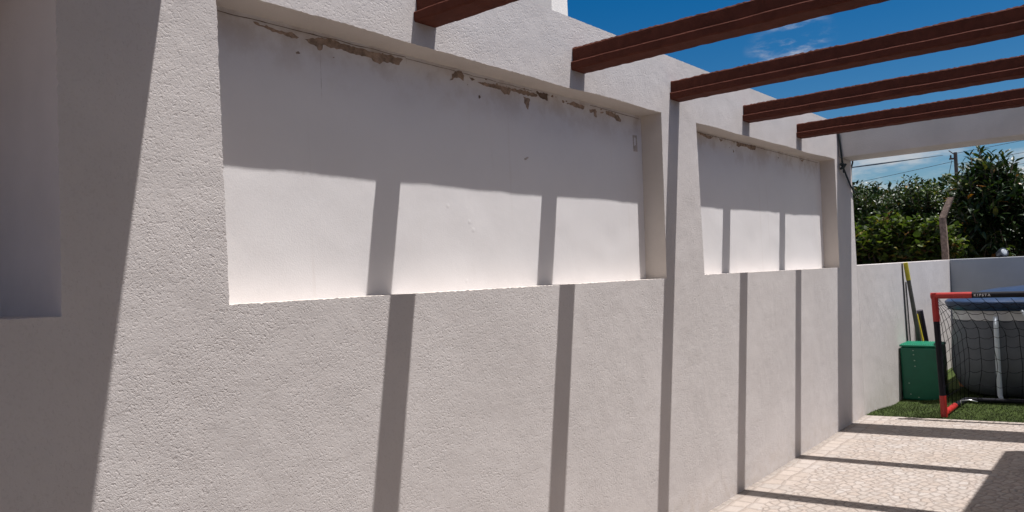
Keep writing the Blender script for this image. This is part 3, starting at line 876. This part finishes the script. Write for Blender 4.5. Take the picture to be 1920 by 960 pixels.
# terracotta pot half hidden beside the pool
tp = thing('flower_pot', 'small terracotta flower pot on the turf beside the pool', 'pot', (9.7, -0.475, gz(9.7, -0.475)))
def lathe(bm, c, prof, n=20):
    rings = [[bm.verts.new((c[0]+r*math.cos(2*math.pi*k/n), c[1]+r*math.sin(2*math.pi*k/n), c[2]+z)) for k in range(n)] for r, z in prof]
    for a, b in zip(rings, rings[1:]):
        for k in range(n): bm.faces.new((a[k], a[(k+1) % n], b[(k+1) % n], b[k]))
    bm.faces.new(rings[0][::-1]); bm.faces.new(rings[-1])
bm = bmesh.new(); lathe(bm, (9.7, -0.475, gz(9.7, -0.475)), [(0.05, 0), (0.07, 0.13), (0.082, 0.131), (0.084, 0.17), (0.07, 0.171), (0.065, 0.14)]); obj('body', bm, M_TERRA, tp)

# ------------------------------------------------------------------ trees
def leaf_tint(kind):
    r = random.random()
    if kind == 'citrus':
        c = random.choice([(0.020, 0.050, 0.012), (0.030, 0.068, 0.014), (0.026, 0.060, 0.016), (0.045, 0.085, 0.018)])
        if r < 0.07: c = (0.13, 0.17, 0.03)
        elif r < 0.085: c = (0.20, 0.13, 0.03)
    elif kind == 'loquat':
        c = random.choice([(0.018, 0.045, 0.014), (0.026, 0.058, 0.015), (0.035, 0.070, 0.018)])
        if r < 0.05: c = (0.14, 0.15, 0.04)
        elif r < 0.075: c = (0.28, 0.13, 0.03)
    else:
        c = random.choice([(0.09, 0.13, 0.022), (0.13, 0.17, 0.03), (0.06, 0.10, 0.02), (0.05, 0.085, 0.018)])
        if r < 0.035: c = (0.19, 0.095, 0.045)
        elif r < 0.09: c = (0.24, 0.20, 0.05)
    k = (0.8+0.4*random.random())*(0.74 if kind == 'vine' else 0.58)
    return tuple(q*k for q in c)
def add_leaf(V, F, C, p, d, up, L, W, tint, droop=0.25):
    d = d.normalized(); s = d.cross(up)
    if s.length < 1e-4: s = d.cross(Vector((1, 0, 0)))
    s.normalize(); n = s.cross(d)
    k = len(V)
    fold = 0.18*W
    V += [tuple(p), tuple(p+d*L*0.35+s*W*0.5+n*fold), tuple(p+d*L*0.35-s*W*0.5+n*fold), tuple(p+d*L*0.38),
          tuple(p+d*L*0.72+s*W*0.36+n*fold*0.6-n*droop*L*0.2), tuple(p+d*L*0.72-s*W*0.36+n*fold*0.6-n*droop*L*0.2),
          tuple(p+d*L*0.72-n*droop*L*0.22), tuple(p+d*L-n*droop*L*0.55)]
    F += [(k, k+3, k+1), (k, k+2, k+3), (k+1, k+3, k+6, k+4), (k+2, k+5, k+6, k+3), (k+4, k+6, k+7), (k+5, k+7, k+6)]
    C += [tint]*8
def rnd_dir():
    while True:
        v = Vector((random.uniform(-1, 1), random.uniform(-1, 1), random.uniform(-1, 1)))
        if 0.05 < v.length < 1: return v.normalized()
def tree(name, label, cat, base, center, rad, kind, shoots, filler, L, W, mat, trunk=True, group=None):
    random.seed(int(base[0]*100)+int(base[1]*1000)+3)
    t = thing(name, label, cat, base, group)
    V, F, C = [], [], []
    base = Vector(base); c = Vector(center); rad = Vector(rad)
    bm = bmesh.new()
    if trunk:
        fork = base+(c-base)*0.45+Vector((random.uniform(-.06, .06), random.uniform(-.06, .06), 0))
        add_tube(bm, [base, base+(fork-base)*0.5+Vector((0.03, -0.02, 0)), fork], [0.085, 0.07, 0.06], 9)
    lumps = [(rnd_dir(), random.uniform(0.80, 1.10)) for _ in range(14)]
    for i in range(shoots):
        d = rnd_dir()
        if d.z < -0.55: d.z *= -0.5; d.normalize()
        g = 0.86
        for ld, lr in lumps:
            k = max(0, d.dot(ld)-0.72)/0.28
            g = g+(lr-g)*k
        g *= random.uniform(0.78, 1.08)
        q = c+Vector((d.x*rad.x, d.y*rad.y, d.z*rad.z))*g
        s = c+Vector((d.x*rad.x, d.y*rad.y, d.z*rad.z))*g*random.uniform(0.45, 0.62)
        q2 = q+Vector((0, 0, random.uniform(0.0, 0.18)*rad.z)) if d.z > -0.1 else q-Vector((0, 0, 0.12*rad.z))
        pts = [s, (s+q)/2+rnd_dir()*0.04, q2]
        if trunk and i % 7 == 0:
            add_tube(bm, [fork, (fork+s)/2+rnd_dir()*0.05, s, q2], [0.035, 0.025, 0.014, 0.004], 6)
        else:
            add_tube(bm, pts, [0.008, 0.006, 0.003], 4, False)
        axis = (pts[2]-pts[1]).normalized()
        length = (pts[2]-s).length
        nl = max(5, int(length/(L*0.22)))
        ph = random.random()*6.28
        sd_ = axis.cross(Vector((0.3, 0.2, 1))).normalized(); sd2 = axis.cross(sd_)
        newg = random.random() < 0.16 and kind != 'vine'
        for j in range(nl):
            f = j/(nl-1)
            p = pts[0]+(pts[1]-pts[0])*min(1, f*2) if f < 0.5 else pts[1]+(pts[2]-pts[1])*(f*2-1)
            ph += 2.4
            o = (sd_*math.cos(ph)+sd2*math.sin(ph))
            ld = (o+axis*(0.35+0.8*f**3)+Vector((0, 0, 0.12))).normalized()
            sc = random.uniform(0.7, 1.15)*(1-0.3*max(0, f-0.8)/0.2)
            tint = leaf_tint(kind)
            if newg and f > 0.6: tint = (tint[0]*2.6+0.02, tint[1]*2.2+0.02, tint[2]*1.3)
            add_leaf(V, F, C, p+o*0.006, ld, (Vector((0, 0, 1))+rnd_dir()*0.55).normalized(), L*sc, W*sc, tint, random.uniform(0.1, 0.7))
    for i in range(filler):
        d = rnd_dir(); g = random.uniform(0.25, 0.82)
        p = c+Vector((d.x*rad.x, d.y*rad.y, d.z*rad.z))*g
        sc = random.uniform(0.8, 1.25)
        add_leaf(V, F, C, p, rnd_dir(), (Vector((0, 0, 1))+rnd_dir()*0.8).normalized(), L*sc, W*sc, leaf_tint(kind), 0.3)
    from_data('crown', V, F, mat, t, C)
    if len(bm.verts): obj('trunk', bm, M_TRUNK, t, smooth=True)
    else: bm.free()
    return t
GRP = 'fruit trees behind the garden walls'
tree('citrus_tree', 'dark small-leaved citrus tree at the left end, beside the wall corner', 'tree', (15.4, 2.05, -.06), (15.4, 2.0, 1.85), (1.0, 0.95, 1.12), 'citrus', 330, 2600, 0.095, 0.048, M_LEAF, group=GRP)
tree('citrus_tree', 'dark citrus tree between the left end tree and the cranked post', 'tree', (15.3, 0.95, -.06), (15.3, 0.95, 1.85), (1.0, 0.85, 1.05), 'citrus', 330, 2600, 0.095, 0.048, M_LEAF, group=GRP)
tree('loquat_tree', 'tall tree with long drooping leaves rising right of the cranked post', 'tree', (14.6, -0.10, -.06), (14.6, -0.16, 2.02), (0.80, 0.62, 1.25), 'loquat', 210, 1500, 0.19, 0.062, M_LEAF, group=GRP)
tree('loquat_tree', 'bushy long-leaved tree at the right edge behind the floodlight', 'tree', (14.6, -1.05, -.06), (14.6, -1.10, 1.72), (0.85, 0.70, 1.08), 'loquat', 210, 1500, 0.17, 0.060, M_LEAF, group=GRP)
tree('citrus_tree', 'citrus tree hidden beyond the right edge of the grey wall', 'tree', (14.9, -2.6, -.06), (14.9, -2.6, 1.85), (1.0, 0.95, 1.1), 'citrus', 160, 1200, 0.11, 0.055, M_LEAF, group=GRP)
tree('citrus_tree', 'citrus tree hidden behind the white building end', 'tree', (15.2, 3.9, -.06), (15.2, 3.9, 1.85), (1.0, 0.95, 1.1), 'citrus', 160, 1200, 0.11, 0.055, M_LEAF, group=GRP)
random.seed(5)
tree('citrus_tree', 'rounded citrus tree beyond the far right stretch of grey wall', 'tree', (15.0, -4.3, -.06), (15.0, -4.3, 1.85), (1.0, 0.95, 1.1), 'citrus', 160, 1200, 0.11, 0.055, M_LEAF, group=GRP)
tree('grape_vine', 'yellow-green grape vine with reddening leaves over the white garden wall', 'vine', (13.0, 1.15, -.06), (13.0, 1.05, 1.48), (0.42, 1.25, 0.70), 'vine', 260, 600, 0.105, 0.10, M_LEAF2)
# dense orchard foliage further back
V, F, C = [], [], []
for i in range(26000):
    x = random.uniform(17.0, 19.5); y = random.uniform(-6, 7.5)
    top = 3.05+0.35*noise.noise(Vector((y*0.8, x*0.6, 2)))+0.15*noise.noise(Vector((y*3, x*2, 5)))
    z = top*(1-random.random()**1.6)
    add_leaf(V, F, C, Vector((x, y, z)), rnd_dir(), (Vector((0, 0, 1))+rnd_dir()*0.6).normalized(), 0.13, 0.07, leaf_tint('citrus'), 0.4)
tag(from_data('orchard_foliage', V, F, M_LEAF, None, C), 'dense dark mass of orchard foliage further back', 'foliage', kind='stuff')
